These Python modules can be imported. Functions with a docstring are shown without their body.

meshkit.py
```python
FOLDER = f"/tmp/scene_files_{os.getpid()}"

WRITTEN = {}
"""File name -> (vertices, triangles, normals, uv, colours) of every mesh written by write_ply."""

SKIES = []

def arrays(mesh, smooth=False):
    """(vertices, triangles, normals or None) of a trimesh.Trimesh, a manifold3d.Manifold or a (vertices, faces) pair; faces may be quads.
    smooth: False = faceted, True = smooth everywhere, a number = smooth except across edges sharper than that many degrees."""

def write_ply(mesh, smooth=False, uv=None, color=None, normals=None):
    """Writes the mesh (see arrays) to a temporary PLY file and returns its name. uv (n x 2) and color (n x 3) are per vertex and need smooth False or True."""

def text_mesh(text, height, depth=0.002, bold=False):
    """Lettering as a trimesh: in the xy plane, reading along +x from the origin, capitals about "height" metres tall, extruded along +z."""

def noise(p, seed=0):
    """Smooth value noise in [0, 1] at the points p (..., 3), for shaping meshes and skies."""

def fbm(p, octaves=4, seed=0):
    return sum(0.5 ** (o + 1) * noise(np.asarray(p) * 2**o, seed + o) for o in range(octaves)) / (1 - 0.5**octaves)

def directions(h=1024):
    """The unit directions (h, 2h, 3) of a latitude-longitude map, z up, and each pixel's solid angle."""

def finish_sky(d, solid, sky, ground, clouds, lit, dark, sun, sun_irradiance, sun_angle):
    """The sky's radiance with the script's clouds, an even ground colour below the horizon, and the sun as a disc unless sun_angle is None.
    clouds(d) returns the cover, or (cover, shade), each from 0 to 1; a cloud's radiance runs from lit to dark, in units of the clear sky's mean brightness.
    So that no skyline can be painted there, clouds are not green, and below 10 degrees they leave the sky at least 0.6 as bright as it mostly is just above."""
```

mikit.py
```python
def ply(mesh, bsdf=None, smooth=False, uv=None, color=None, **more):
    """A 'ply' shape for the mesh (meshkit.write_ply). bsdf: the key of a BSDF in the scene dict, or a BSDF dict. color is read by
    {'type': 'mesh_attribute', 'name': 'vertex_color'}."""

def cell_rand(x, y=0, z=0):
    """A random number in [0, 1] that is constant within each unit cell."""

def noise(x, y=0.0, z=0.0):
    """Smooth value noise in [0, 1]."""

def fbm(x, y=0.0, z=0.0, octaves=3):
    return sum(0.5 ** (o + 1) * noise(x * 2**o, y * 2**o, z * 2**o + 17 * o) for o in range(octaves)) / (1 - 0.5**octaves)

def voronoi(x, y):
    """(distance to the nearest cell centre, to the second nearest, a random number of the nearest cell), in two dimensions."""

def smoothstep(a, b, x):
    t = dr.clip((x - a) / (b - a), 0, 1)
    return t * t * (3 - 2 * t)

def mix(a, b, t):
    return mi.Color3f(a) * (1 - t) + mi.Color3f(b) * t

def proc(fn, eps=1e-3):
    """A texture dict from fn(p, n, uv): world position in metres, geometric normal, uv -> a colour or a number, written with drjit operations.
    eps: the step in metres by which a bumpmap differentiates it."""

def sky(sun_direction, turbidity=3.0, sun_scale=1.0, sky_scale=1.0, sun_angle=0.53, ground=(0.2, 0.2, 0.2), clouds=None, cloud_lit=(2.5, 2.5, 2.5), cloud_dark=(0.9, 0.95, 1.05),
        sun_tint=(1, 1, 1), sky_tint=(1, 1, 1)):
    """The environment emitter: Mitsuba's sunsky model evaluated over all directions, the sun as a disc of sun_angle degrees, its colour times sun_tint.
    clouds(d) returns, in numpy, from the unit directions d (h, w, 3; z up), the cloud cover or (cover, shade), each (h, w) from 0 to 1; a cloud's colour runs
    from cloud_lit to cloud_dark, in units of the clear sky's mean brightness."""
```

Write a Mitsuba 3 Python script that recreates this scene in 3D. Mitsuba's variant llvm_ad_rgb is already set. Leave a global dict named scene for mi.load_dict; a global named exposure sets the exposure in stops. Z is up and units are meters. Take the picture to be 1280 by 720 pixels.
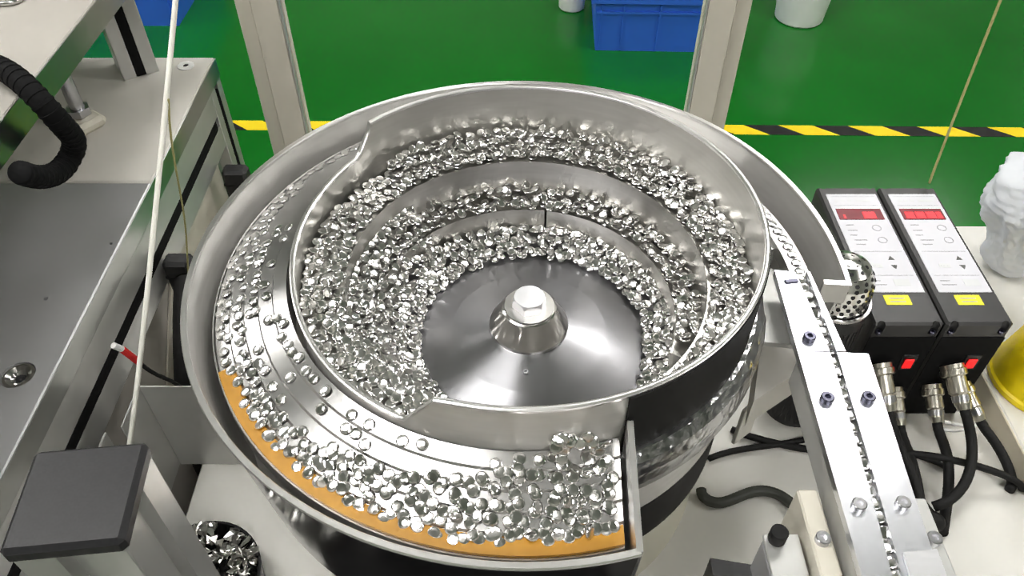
import math
import numpy as np, trimesh, manifold3d as m3, drjit as dr, mitsuba as mi
import mikit, meshkit
from mikit import noise, fbm, smoothstep, mix, cell_rand, voronoi

T = mi.ScalarTransform4f
scene, labels = {}, {}
PI = math.pi
# ------------------------------------------------------------------ camera, light, exposure
CAM = np.array([-.0065, -.4115, .3875]); PITCH = math.radians(45.5)
scene['camera'] = {'type': 'perspective', 'fov': 65.238, 'fov_axis': 'x', 'near_clip': .02, 'far_clip': 40.,
                   'to_world': T().look_at(origin=CAM.tolist(), target=[CAM[0], CAM[1] + math.cos(PITCH), CAM[2] - math.sin(PITCH)], up=[0, 0, 1])}
exposure = -0.15
FLOOR, CEIL = -1.0, 2.0
LAMP = (19., 18.6, 18.)
LAMP_SPOTS = [(-.85, -.08), (2.5, -.08), (-2.6, 1.5), (.88, 1.5), (-2.6, -1.7), (.8, -1.7), (-.8, 4.0), (2.6, 4.0)]
LAMP_Z = 1.74

# ------------------------------------------------------------------ materials
def rgb(*c): return {'type': 'rgb', 'value': list(c)}
def pr(col, rough=.5, metal=0., spec=.5, two=True, **k):
    d = {'type': 'principled', 'base_color': col if isinstance(col, dict) else rgb(*col), 'roughness': rough, 'metallic': metal, **k}
    if not metal: d['specular'] = spec
    return {'type': 'twosided', 'bsdf': d} if two else d
def steel_proc(a, b, s=60.):
    return mikit.proc(lambda p, n, uv: mix(a, b, fbm(p.x * s, p.y * s, p.z * s)))
def add_mats(**k):
    for n, d in k.items(): scene['mat_' + n] = d
def brushed(aniso, ru, col, rough=.3):
    return {'type': 'twosided', 'bsdf': {'type': 'principled', 'base_color': col, 'metallic': 1.0, 'roughness': rough, 'anisotropic': aniso}}
add_mats(
    floor=pr(mikit.proc(lambda p, n, uv: mix((.003, .100, .008), (.005, .145, .012), fbm(p.x * 3, p.y * 3, 1.))), .17, spec=.5),
    wall=pr((.44, .43, .405), .7), ceiling=pr((.24, .235, .225), .8),
    table=pr(mikit.proc(lambda p, n, uv: mix((.58, .57, .535), (.66, .65, .615), fbm(p.x * 14, p.y * 14, 3.))), .42),
    lip=pr((.50, .46, .36), .5),
    steel=pr(steel_proc((.44, .43, .415), (.52, .51, .495)), .30, 1.),
    steel_polish=pr((.60, .59, .575), .13, 1.),
    steel_wall=pr(mikit.proc(lambda p, n, uv: mix((.44, .43, .405), (.54, .53, .505), fbm(p.x * 40, p.y * 40, p.z * 260))), .33, 1.),
    steel_edge=pr((.78, .77, .76), .30, 1.),
    track=brushed(.7, 0, rgb(.49, .485, .48), .30),
    dome=brushed(.9, 0, rgb(.30, .30, .315), .30),
    disc=pr((.77, .76, .75), .17, 1.),
    disc_b=pr((.70, .69, .67), .14, 1.),
    alu=pr(mikit.proc(lambda p, n, uv: mix((.56, .56, .545), (.64, .64, .63), fbm(p.x * 30, p.y * 30, p.z * 30))), .38, .75),
    alu_edge=pr((.46, .47, .46), .23, 1.), matte_black=pr((.006, .006, .0065), .7, spec=.1),
    steel_satin=pr(mikit.proc(lambda p, n, uv: mix((.62, .61, .59), (.70, .69, .67), fbm(p.x * 40, p.y * 40, p.z * 260))), .46, .7),
    steel_band={'type': 'twosided', 'bsdf': {'type': 'bumpmap', 'arbitrary': mikit.proc(lambda p, n, uv: fbm(p.x * 130, p.y * 130, p.z * 130, 3), eps=4e-4), 'scale': .0022,
                'nested': {'type': 'principled', 'base_color': rgb(.46, .46, .47), 'metallic': 1., 'roughness': .2}}},
    drum=pr((.56, .54, .45), .25, .2),
    steel_inner=pr(mikit.proc(lambda p, n, uv: mix((.50, .49, .46), (.58, .57, .54), fbm(p.x * 40, p.y * 40, p.z * 260))), .34, .85),
    sensor=pr((.22, .22, .225), .4),
    shell_skin=pr((.46, .46, .45), .14, 1.),
    alu_bright=pr((.82, .82, .85), .34, .9),
    rail=pr(mikit.proc(lambda p, n, uv: mix((.70, .71, .76), (.80, .81, .86), fbm(p.x * 120, p.y * 40, 2.))), .30, 1.),
    beige=pr((.36, .34, .31), .42), beige_light=pr((.55, .53, .49), .45),
    post=pr((.56, .525, .455), .4), cream=pr((.58, .55, .47), .5),
    plate_grey=pr(mikit.proc(lambda p, n, uv: mix((.54, .545, .56), (.62, .625, .64), fbm(p.x * 9, p.y * 9, 5.))), .30, .7),
    sheet=pr((.50, .50, .485), .42, .4),
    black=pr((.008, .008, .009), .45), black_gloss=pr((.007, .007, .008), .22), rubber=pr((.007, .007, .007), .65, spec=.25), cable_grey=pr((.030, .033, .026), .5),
    cap=pr(mikit.proc(lambda p, n, uv: mix((.0065, .0065, .008), (.010, .010, .012), noise(p.x * 1500, p.y * 1500, 1.))), .42),
    box_grey=pr((.020, .0195, .020), .38),
    panel=pr((.56, .56, .60), .35), print=pr((.33, .33, .36), .6), print_dark=pr((.10, .10, .10), .6), key=pr((.55, .56, .57), .4),
    yellow=pr((.80, .70, .01), .45), yellow_cup=pr((.78, .60, .004), .35),
    display_off=pr((.16, .012, .02), .3), red=pr((.6, .02, .02), .4),
    amber=pr(mikit.proc(lambda p, n, uv: mix((.32, .145, .006), (.42, .205, .013), fbm(p.x * 60, p.y * 60, 2.))), .5),
    blue=pr((.030, .125, .62), .35), white=pr((.75, .75, .74), .45), cord=pr((.70, .68, .63), .6), wire=pr((.36, .33, .14), .5),
    bag={'type': 'principledthin', 'base_color': rgb(.80, .82, .86), 'roughness': .35, 'diff_trans': .7, 'spec_trans': 0.0},
    nickel=pr((.60, .57, .50), .28, 1.), screw=pr((.50, .50, .52), .25, 1.), dark_metal=pr((.09, .09, .12), .3, 1.),
    tape=pr(mikit.proc(lambda p, n, uv: mix((.80, .60, .01), (.008, .008, .008), mi.Float(((p.x + (p.y - 1.63) * 1.35) / .205 - dr.floor((p.x + (p.y - 1.63) * 1.35) / .205)) > .5))), .5, spec=.25),
)

# ------------------------------------------------------------------ helpers
counts = {}
def key_for(base):
    n = counts.get(base, 0); counts[base] = n + 1
    return base if n == 0 else f'{base}_{n:03d}'
def lab(key, label=None, cat=None, group=None, kind=None):
    d = labels.setdefault(key, {})
    for k, v in (('label', label), ('category', cat), ('group', group), ('kind', kind)):
        if v: d[k] = v
    return key
def thing(name, label, cat, group=None):
    return lab(key_for(name), label, cat, group)
def part(name, mesh, mat, parent=None, smooth=30, uv=None, to=None, label=None, kind=None):
    key = key_for((parent + '__' if parent else '') + name)
    d = mesh if isinstance(mesh, dict) else mikit.ply(mesh, 'mat_' + mat, smooth=smooth, uv=uv)
    if to is not None: d = {**d, 'to_world': to}
    scene[key] = d
    if label or kind: lab(key, label, kind=kind)
    return key
def cat_(*ms): return trimesh.util.concatenate([tm(m) for m in ms])
def tm(m):
    if isinstance(m, trimesh.Trimesh): return m
    v, f, _ = meshkit.arrays(m)
    return trimesh.Trimesh(v, f, process=False)
def rbox(x0, x1, y0, y1, z0, z1, r=.001):
    """a box with chamfered edges"""
    r = min(r, (x1 - x0) / 2.2, (y1 - y0) / 2.2, (z1 - z0) / 2.2)
    pts = []
    for ax in range(3):
        lo, hi = [x0 + r, y0 + r, z0 + r], [x1 - r, y1 - r, z1 - r]
        lo[ax], hi[ax] = (x0, y0, z0)[ax], (x1, y1, z1)[ax]
        pts += [[a, b, c] for a in (lo[0], hi[0]) for b in (lo[1], hi[1]) for c in (lo[2], hi[2])]
    return tm(m3.Manifold.hull_points(np.array(pts)))
def rotz(m, deg, c=(0, 0, 0)):
    m = tm(m).copy(); m.apply_transform(trimesh.transformations.rotation_matrix(math.radians(deg), [0, 0, 1], c)); return m
def rotax(m, deg, ax, c=(0, 0, 0)):
    m = tm(m).copy(); m.apply_transform(trimesh.transformations.rotation_matrix(math.radians(deg), ax, c)); return m
def move(m, *d):
    m = tm(m).copy(); m.apply_translation(d); return m
def lathe(prof, a0=0., a1=360., n=None, closed=True, center=(0, 0, 0), xend=None, zfun=None):
    """profile (r, z) counter-clockwise turned from a0 to a1 degrees; every profile edge keeps its own vertices (crisp); returns mesh, uv (u along the turning)"""
    prof = np.asarray(prof, float); full = abs(a1 - a0) >= 359.99
    n = n or max(8, int(abs(a1 - a0) / 2.5))
    A = np.radians(np.linspace(a0, a1, n + 1)); V, F, U = [], [], []; o = 0
    seg = list(zip(prof, np.roll(prof, -1, 0))) if closed else list(zip(prof[:-1], prof[1:]))
    s = 0.
    def ends(r):   # xend: the far end is cut by the plane x = xend instead of a radius
        return A if xend is None else A[0] + (2 * PI - math.acos(min(1, xend / r)) - A[0]) * np.linspace(0, 1, n + 1)
    for p, q in seg:
        L = np.hypot(*(q - p))
        if L < 1e-9: continue
        for w, ss in ((p, s), (q, s + L)):
            B = ends(w[0]); zz = w[1] + (0 if zfun is None else zfun(np.degrees(B)))
            V.append(np.stack([w[0] * np.cos(B), w[0] * np.sin(B), np.full(n + 1, 0.) + zz], 1))
            U.append(np.stack([np.full(n + 1, ss), B * .2], 1))
        i = np.arange(n)
        F += [np.stack([o + i, o + i + 1, o + n + 1 + i + 1], 1), np.stack([o + i, o + n + 1 + i + 1, o + n + 1 + i], 1)]
        o += 2 * (n + 1); s += L
    if closed and not full:
        tri = np.array(m3.triangulate([prof])) if True else None
        for e, flip in ((0, False), (-1, True)):
            a = np.array([ends(r)[e] for r in prof[:, 0]]); zz = 0 if zfun is None else zfun(np.degrees(a))
            V.append(np.stack([prof[:, 0] * np.cos(a), prof[:, 0] * np.sin(a), prof[:, 1] + zz], 1)); U.append(prof * 1.)
            F.append(o + (tri[:, ::-1] if flip else tri)); o += len(prof)
    V, F, U = np.vstack(V), np.vstack(F), np.vstack(U)
    # drop the zero-area triangles on the axis
    ar = np.linalg.norm(np.cross(V[F[:, 1]] - V[F[:, 0]], V[F[:, 2]] - V[F[:, 0]]), axis=1)
    return trimesh.Trimesh(V + np.array(center), F[ar > 1e-14], process=False), U
def ring(prof, *a, **k): return lathe(prof, *a, **k)[0]
def cyl(r, z0, z1, c=(0, 0), n=24, ch=.0004):
    m = ring([(0, z0), (r - ch, z0), (r, z0 + ch), (r, z1 - ch), (r - ch, z1), (0, z1)], n=n, closed=False)
    return move(m, c[0], c[1], 0)
def tube(pts, r, n=10, res=.004, caps=True):
    from scipy.interpolate import CubicSpline
    pts = np.asarray(pts, float)
    if len(pts) > 2:
        t = np.concatenate([[0], np.cumsum(np.linalg.norm(np.diff(pts, axis=0), axis=1) ** .6)])
        cs = CubicSpline(t, pts); L = np.linalg.norm(np.diff(pts, axis=0), axis=1).sum()
        pts = cs(np.linspace(0, t[-1], max(8, int(L / res))))
    d = np.gradient(pts, axis=0); d /= np.linalg.norm(d, axis=1, keepdims=True)
    up = np.array([0, 0, 1.]) if abs(d[0][2]) < .9 else np.array([1., 0, 0])
    V = []; a = np.arange(n) * 2 * PI / n
    x = np.cross(up, d[0]); x /= np.linalg.norm(x)
    for p, t_ in zip(pts, d):
        x = x - t_ * (x @ t_); x /= np.linalg.norm(x); y = np.cross(t_, x)
        V.append(p + r * (np.cos(a)[:, None] * x + np.sin(a)[:, None] * y))
    V = np.vstack(V); m = len(pts); i, j = np.meshgrid(np.arange(m - 1), np.arange(n), indexing='ij')
    q = np.stack([i * n + j, i * n + (j + 1) % n, (i + 1) * n + (j + 1) % n, (i + 1) * n + j], -1).reshape(-1, 4)
    F = np.vstack([q[:, [0, 1, 2]], q[:, [0, 2, 3]]])
    if caps:
        V = np.vstack([V, pts[0], pts[-1]]); b = np.arange(n)
        F = np.vstack([F, np.stack([np.full(n, m * n), (b + 1) % n, b], 1), np.stack([np.full(n, m * n + 1), (m - 1) * n + b, (m - 1) * n + (b + 1) % n], 1)])
    return trimesh.Trimesh(V, F, process=False)
def extr(poly, h):
    return tm(m3.CrossSection([np.asarray(poly, float)], m3.FillRule.NonZero).extrude(h)) if not isinstance(poly, m3.CrossSection) else tm(poly.extrude(h))
def align(z, x=None):
    """matrix whose z axis is the given direction"""
    z = np.asarray(z, float); z /= np.linalg.norm(z)
    x = np.array([1., 0, 0]) if x is None else np.asarray(x, float)
    if abs(x @ z) > .95: x = np.array([0, 1., 0])
    x = x - z * (x @ z); x /= np.linalg.norm(x)
    M = np.eye(4); M[:3, 0], M[:3, 1], M[:3, 2] = x, np.cross(z, x), z
    return M
def place(m, pos, z=(0, 0, 1), x=None):
    M = align(z, x); M[:3, 3] = pos; m = tm(m).copy(); m.apply_transform(M); return m
def profile_bar(w, h, L, slots=(1, 1, 1, 1), sw=.008, sd=.006, lip=.0):
    """aluminium extrusion along +z: w x h section with a T slot in the chosen faces (+x, +y, -x, -y)"""
    c = m3.CrossSection([np.array([[-w / 2, -h / 2], [w / 2, -h / 2], [w / 2, h / 2], [-w / 2, h / 2]])]).offset(-.0015, m3.JoinType.Round).offset(.0015, m3.JoinType.Round, 2., 12)
    for k, on in enumerate(slots):
        if not on: continue
        x, y = [(w / 2, 0), (0, h / 2), (-w / 2, 0), (0, -h / 2)][k]
        s = (2 * sd, sw) if k % 2 == 0 else (sw, 2 * sd)
        c = c - m3.CrossSection([np.array([[x - s[0] / 2, y - s[1] / 2], [x + s[0] / 2, y - s[1] / 2], [x + s[0] / 2, y + s[1] / 2], [x - s[0] / 2, y + s[1] / 2]])])
    return tm(c.extrude(L))
def socket_screw(r=.0036, h=.0035):
    """cap head with a hexagonal socket, standing on z = 0"""
    hexa = m3.Manifold.cylinder(.003, r * .52, r * .52, 6).translate([0, 0, h - .0022])
    return tm(m3.Manifold.cylinder(h - .0005, r, r, 24) + m3.Manifold.cylinder(.0005, r, r - .0005, 24).translate([0, 0, h - .0005]) - hexa)
def struct(name, mesh, mat, smooth=30):
    key = part(name, mesh, mat, smooth=smooth); lab(key, kind='structure'); return key

# ------------------------------------------------------------------ the room
RX0, RX1, RY0, RY1 = -3.6, 4.2, -3.2, 6.2
struct('floor', rbox(RX0, RX1, RY0, RY1, FLOOR - .1, FLOOR, .001), 'floor')
struct('ceiling', rbox(RX0, RX1, RY0, RY1, CEIL, CEIL + .1, .001), 'ceiling')
struct('wall_left', rbox(RX0 - .1, RX0, RY0, RY1, FLOOR, CEIL), 'wall')
struct('wall_right', rbox(RX1, RX1 + .1, RY0, RY1, FLOOR, CEIL), 'wall')
struct('wall_back', rbox(RX0, RX1, RY1, RY1 + .1, FLOOR, CEIL), 'wall')
struct('wall_front', rbox(RX0, RX1, RY0 - .1, RY0, FLOOR, CEIL), 'wall')
for lx, ly in LAMP_SPOTS:
    k = thing('ceiling_lamp', 'long white lamp panel hanging under the ceiling', 'lamp', 'lamp panels under the ceiling')
    part('housing', rbox(lx - .62, lx + .62, ly - .25, ly - .234, LAMP_Z - .01, LAMP_Z + .05, .003), 'white', k)
    part('housing', rbox(lx - .62, lx + .62, ly + .234, ly + .25, LAMP_Z - .01, LAMP_Z + .05, .003), 'white', k)
    d = mikit.ply(rbox(lx - .6, lx + .6, ly - .2335, ly + .2335, LAMP_Z, LAMP_Z + .03, .004), 'mat_white')      # shines down and up
    d['emitter'] = {'type': 'area', 'radiance': rgb(*LAMP)}
    part('diffuser', d, None, k)
    for sx in (-.5, .5): part('hanger', move(trimesh.creation.cylinder(.004, CEIL - LAMP_Z - .0305, sections=8), lx + sx, ly, (CEIL + LAMP_Z + .0305) / 2), 'white', k)

# hazard tape on the floor
k = part('hazard_tape', rotz(rbox(-1.6, 2.2, 1.607, 1.657, FLOOR, FLOOR + .0012, .0004), -.9, (0, 1.63, 0)), 'tape', smooth=False)
lab(k, 'yellow and black striped hazard tape stuck across the green floor', 'tape')

# ------------------------------------------------------------------ things on the floor behind
def bin_(x0, x1, y0, y1, h, label, rot=0):
    k = thing('blue_bin', label, 'bin')
    z = FLOOR; c = ((x0 + x1) / 2, (y0 + y1) / 2, 0); t = .004
    def taper(x0, x1, y0, y1, z0, z1, e): return m3.Manifold.hull_points(np.array([[x0, y0, z0], [x1, y0, z0], [x1, y1, z0], [x0, y1, z0], [x0 - e, y0 - e, z1], [x1 + e, y0 - e, z1], [x1 + e, y1 + e, z1], [x0 - e, y1 + e, z1]]))
    e = .012
    b = taper(x0, x1, y0, y1, z, z + h, e) - taper(x0 + t, x1 - t, y0 + t, y1 - t, z + t, z + h + .01, e)
    part('body', rotz(b, rot, c), 'blue', k, smooth=20)
    zr = z + h
    rim = m3.Manifold.hull_points(np.array(rbox(x0 - e - .012, x1 + e + .012, y0 - e - .012, y1 + e + .012, zr - .022, zr).vertices)) - m3.Manifold.hull_points(np.array(rbox(x0 - e + .002, x1 + e - .002, y0 - e + .002, y1 + e - .002, zr - .03, zr + .01).vertices))
    part('rim', rotz(rim, rot, c), 'blue', k, smooth=20)
    for xx in (x0 + .012, x0 + .085, x0 + .205, x1 - .012):
        lean = e / h
        r_ = m3.Manifold.hull_points(np.array([[xx + a, y0 - .007 - s * lean * h + b, z + .004 + s * (h - .03)] for a in (-.003, .003) for b in (0, .012) for s in (0, 1)]))
        part('rib', rotz(r_, rot, c), 'blue', k)
    r_ = m3.Manifold.hull_points(np.array([[x, y0 - e * .83 - .006 + b, zz] for x in (x0 - .005, x1 + .005) for b in (0, .012) for zz in (z + h - .06, z + h - .052)]))
    part('rib', rotz(r_, rot, c), 'blue', k)
bin_(.285, .66, 2.09, 2.50, .20, 'blue plastic bin with ribbed sides on the green floor behind the right post', -2)
bin_(-1.62, -1.20, 2.27, 2.75, .22, 'blue plastic bin on the floor seen behind the white cord at upper left')
def pail(x, y, r0, r1, h, label, name='white_pail'):
    k = thing(name, label, 'bucket')
    part('body', move(ring([(0, 0), (r0 - .006, 0), (r0, .006), (r1, h), (r1 - .003, h), (r0 - .004, .009), (0, .006)], n=40, closed=False), x, y, FLOOR), 'white', k)
    part('rim', move(ring([(r1 - .001, h - .012), (r1 + .006, h - .012), (r1 + .006, h), (r1 - .001, h)], n=40), x, y, FLOOR), 'white', k)
    return k
pail(.214, 2.41, .047, .055, .13, 'small white pail on the green floor left of the right blue bin')
pail(1.035, 2.33, .085, .105, .22, 'white pail on the green floor right of the right post')

# crumpled white bag drooping over the rim of the pail
def blob(c, s, amp, seed, f=6., sub=4):
    b = trimesh.creation.icosphere(subdivisions=sub); v = b.vertices
    n_ = meshkit.noise(v * f * .35 + 7, seed) * .7 + meshkit.noise(v * f + 3, seed + 1) * .3
    v = v * (1 + amp * (n_ - .5))[:, None] * np.array(s); b = trimesh.Trimesh(v + np.array(c), b.faces, process=False); return b
k = part('white_bag', blob((1.03, 2.34, FLOOR + .300), (.13, .11, .055), .8, 3), 'white')
lab(k, 'crumpled white plastic bag resting on the white pail behind the right post', 'bag')

# ------------------------------------------------------------------ posts of the enclosure
def post(x, y, side, label):
    k = thing('frame_post', label, 'post')
    H = CEIL - FLOOR - 1.0
    part('profile', move(profile_bar(.028, .030, H, (1, 0, 1, 0), .006, .004), x, y, FLOOR), 'post', k)
    e = sorted([x + side * .0143, x + side * .0325])
    part('door_edge', rbox(e[0], e[1], y - .0080, y + .0145, FLOOR, FLOOR + H, .002), 'post', k)
    s = sorted([x - side * .0143, x - side * .0165])
    part('seal', rbox(s[0], s[1], y - .0145, y - .0095, FLOOR, FLOOR + H, .0006), 'alu', k)
post(-.2627, .390, -1, 'tall beige frame post standing behind the bowl on the left')
post(.2110, .390, 1, 'tall beige frame post standing behind the bowl on the right')

# ------------------------------------------------------------------ table
TZ = -.235
k = thing('work_table', 'white work table carrying the feeder bowl and the controllers', 'table')
part('tabletop', rbox(-.285, .44, -.62, .295, TZ - .02, TZ, .0015), 'table', k)
part('frame', rbox(-.27, .43, -.6, .285, TZ - .075, TZ - .021, .002), 'alu', k)
part('side_panel', rbox(-.2850, -.2835, -.60, .29, -.95, TZ - .0205, .0004), 'beige', k)  # panel added so that the gap to the machine falls dark
for x in (-.24, .40):
    for y in (-.56, .255):
        part('leg', rbox(x - .02, x + .02, y - .02, y + .02, FLOOR, TZ - .0755, .002), 'alu', k)
k = thing('side_shelf', 'raised white shelf board along the right side with yellow cup and bag', 'shelf')
part('board', rbox(.4405, .95, -.62, .275, TZ - .02, -.21, .0015), 'table', k)
part('shaded_edge_strip', rbox(.4385, .4403, -.62, .275, TZ + .0003, -.2105, .0005), 'lip', k)  # beige tone stands in for shade on the side face of the white board
for y in (-.5, .2): part('leg', rbox(.86, .90, y, y + .04, FLOOR, TZ - .0205, .002), 'alu', k)

# ------------------------------------------------------------------ feeder bowl
FB = thing('feeder_bowl', 'round stainless steel vibratory feeder bowl heaped with shiny discs', 'feeder bowl')
# outer shell
SH0, SH1 = -4.5, 285.
dip = lambda az: -.0088 * np.clip((48 - az) / 50, 0, 1) ** 1.3      # the rim drops a little towards its right end
shell_prof = [(.2140, -.120), (.2150, -.1205), (.2280, -.002), (.2300, -.002), (.2300, .0006), (.2272, .0006), (.2272, -.002), (.2140, -.117)]
sh, uv = lathe(shell_prof, SH0, SH1, n=150, zfun=dip)
shell = part('outer_shell', sh, 'steel_satin', FB, smooth=True)
part('outer_skin', ring([(.2145, -.1210), (.2156, -.1210), (.2288, -.0024), (.2281, -.0024)], SH0, SH1, n=150, zfun=dip), 'shell_skin', shell, smooth=True, label='polished outside of the shell')
part('rim', ring([(.2266, .0004), (.2306, .0004), (.2310, .0012), (.2304, .0022), (.2270, .0022), (.2264, .0012)], SH0, SH1, n=150, zfun=dip), 'steel_edge', shell, smooth=True)
part('shell_floor', ring([(.150, -.121), (.2145, -.121), (.2145, -.117), (.150, -.117)], SH0, SH1, n=150), 'steel_satin', FB)
a = math.radians(SH0)
fl = rbox(.2110, .2300, -.0012, .0012, -.026, -.0078, .0004)
part('end_flange', rotz(move(fl, 0, -.0015, 0), SH0), 'steel', shell)
part('flange_edge', rotz(rbox(.2110, .2304, -.0036, .0008, -.0078, -.0062, .0005), SH0), 'steel_edge', shell)
ep = m3.Manifold.hull_points(np.array([[x, y, z] for x in (.0570, .0606) for y, z in ((-.2215, .0022), (-.1540, .0210), (-.1640, -.118), (-.2080, -.118))]))
part('end_plate', ep, 'steel_edge', shell)

# inner bowl wall: full ring with a lower gate on the left
R0, Z_HI, Z_LO, ZB = .1600, .0405, .0125, -.098
def wall_top(az):
    az = az % 360
    pts = [(0, Z_HI), (136.5, Z_HI - .003), (137.2, .031), (141.2, .0165), (143.5, .0138), (160, .0115), (200, .0110), (243.5, .0105), (245.2, .0115), (252.5, .0395), (256, Z_HI), (360, Z_HI)]
    return np.interp(az, [p[0] for p in pts], [p[1] for p in pts])
A = np.unique(np.concatenate([np.arange(0, 360, 2.), [136.5, 137.2, 139, 141.2, 143.5, 243.5, 245.2, 247, 249, 251, 252.5, 254]])); nA = len(A); Ar = np.radians(A); top = np.array([wall_top(x) for x in A])
rad = R0 - .0042 * np.exp(-((A - 195.) / 32.) ** 2)          # the wall is pressed in a little at the gate
def wall_sheet(r, z0, z1, flip):
    ks = 8; V = np.vstack([np.stack([r * np.cos(Ar), r * np.sin(Ar), z0 + (z1 - z0) * s / ks], 1) for s in range(ks + 1)])
    i, j = np.meshgrid(np.arange(ks), np.arange(nA), indexing='ij')
    q = np.stack([i * nA + j, i * nA + (j + 1) % nA, (i + 1) * nA + (j + 1) % nA, (i + 1) * nA + j], -1).reshape(-1, 4)
    if flip: q = q[:, ::-1]
    return trimesh.Trimesh(V, np.vstack([q[:, [0, 1, 2]], q[:, [0, 2, 3]]]), process=False)
iw = part('inner_wall', wall_sheet(rad, ZB, top, True), 'steel_inner', FB, smooth=60)
part('outer_face', wall_sheet(rad + .0016, np.full(nA, ZB), top, False), 'steel_satin', iw, smooth=60)
rim_pts = []
w = .0013
V = np.vstack([np.stack([(rad + o) * np.cos(Ar), (rad + o) * np.sin(Ar), top + h], 1) for o, h in ((-.0009, -.0012), (-.0011, .0006), (.0, .0013), (.0016, .0013), (.0027, .0006), (.0025, -.0012))])
i, j = np.meshgrid(np.arange(6), np.arange(nA), indexing='ij')
q = np.stack([i * nA + j, i * nA + (j + 1) % nA, ((i + 1) % 6) * nA + (j + 1) % nA, ((i + 1) % 6) * nA + j], -1).reshape(-1, 4)[:, ::-1]
part('inner_rim', trimesh.Trimesh(V, np.vstack([q[:, [0, 1, 2]], q[:, [0, 2, 3]]]), process=False), 'steel_edge', FB, smooth=40)

# stepped track
TR0, TR1 = .1622, .2145
def track_profile():
    r, z = TR0, .0030; P = [(r, z)]
    for s in range(5):
        r2 = TR0 + (TR1 - TR0) * (s + 1) / 5; P.append((r2 - .0010, z - .0030)); z2 = .0030 - .0230 * (s + 1) / 5; P.append((r2, z2)); z = z2
    return P
TP = track_profile()
def track_z(r): return np.interp(r, [p[0] for p in TP], [p[1] for p in TP])
def flat_z(r): return np.interp(r, [TR0, TR1], [.0036, -.020])
tk, uv = lathe([(TR0, -.032), (TR1, -.032)] + TP[::-1], 171.5, 286, n=110, xend=.0545)
track = part('stepped_track', tk, 'track', FB, smooth=True, uv=uv, label='stepped grey annular track with grooves')
tk, uv = lathe([(TR0, -.032), (TR1, -.032), (TR1, -.0200), (TR0, .0036)], 36, 171.5, n=100)
part('smooth_track', tk, 'track', FB, smooth=True, uv=uv)
tk, uv = lathe([(.1955, -.030), (.2095, -.030), (.2095, -.0195), (.1955, -.0195)], .4, 36, n=30)
part('exit_track', tk, 'track', FB, smooth=True, uv=uv)
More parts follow.
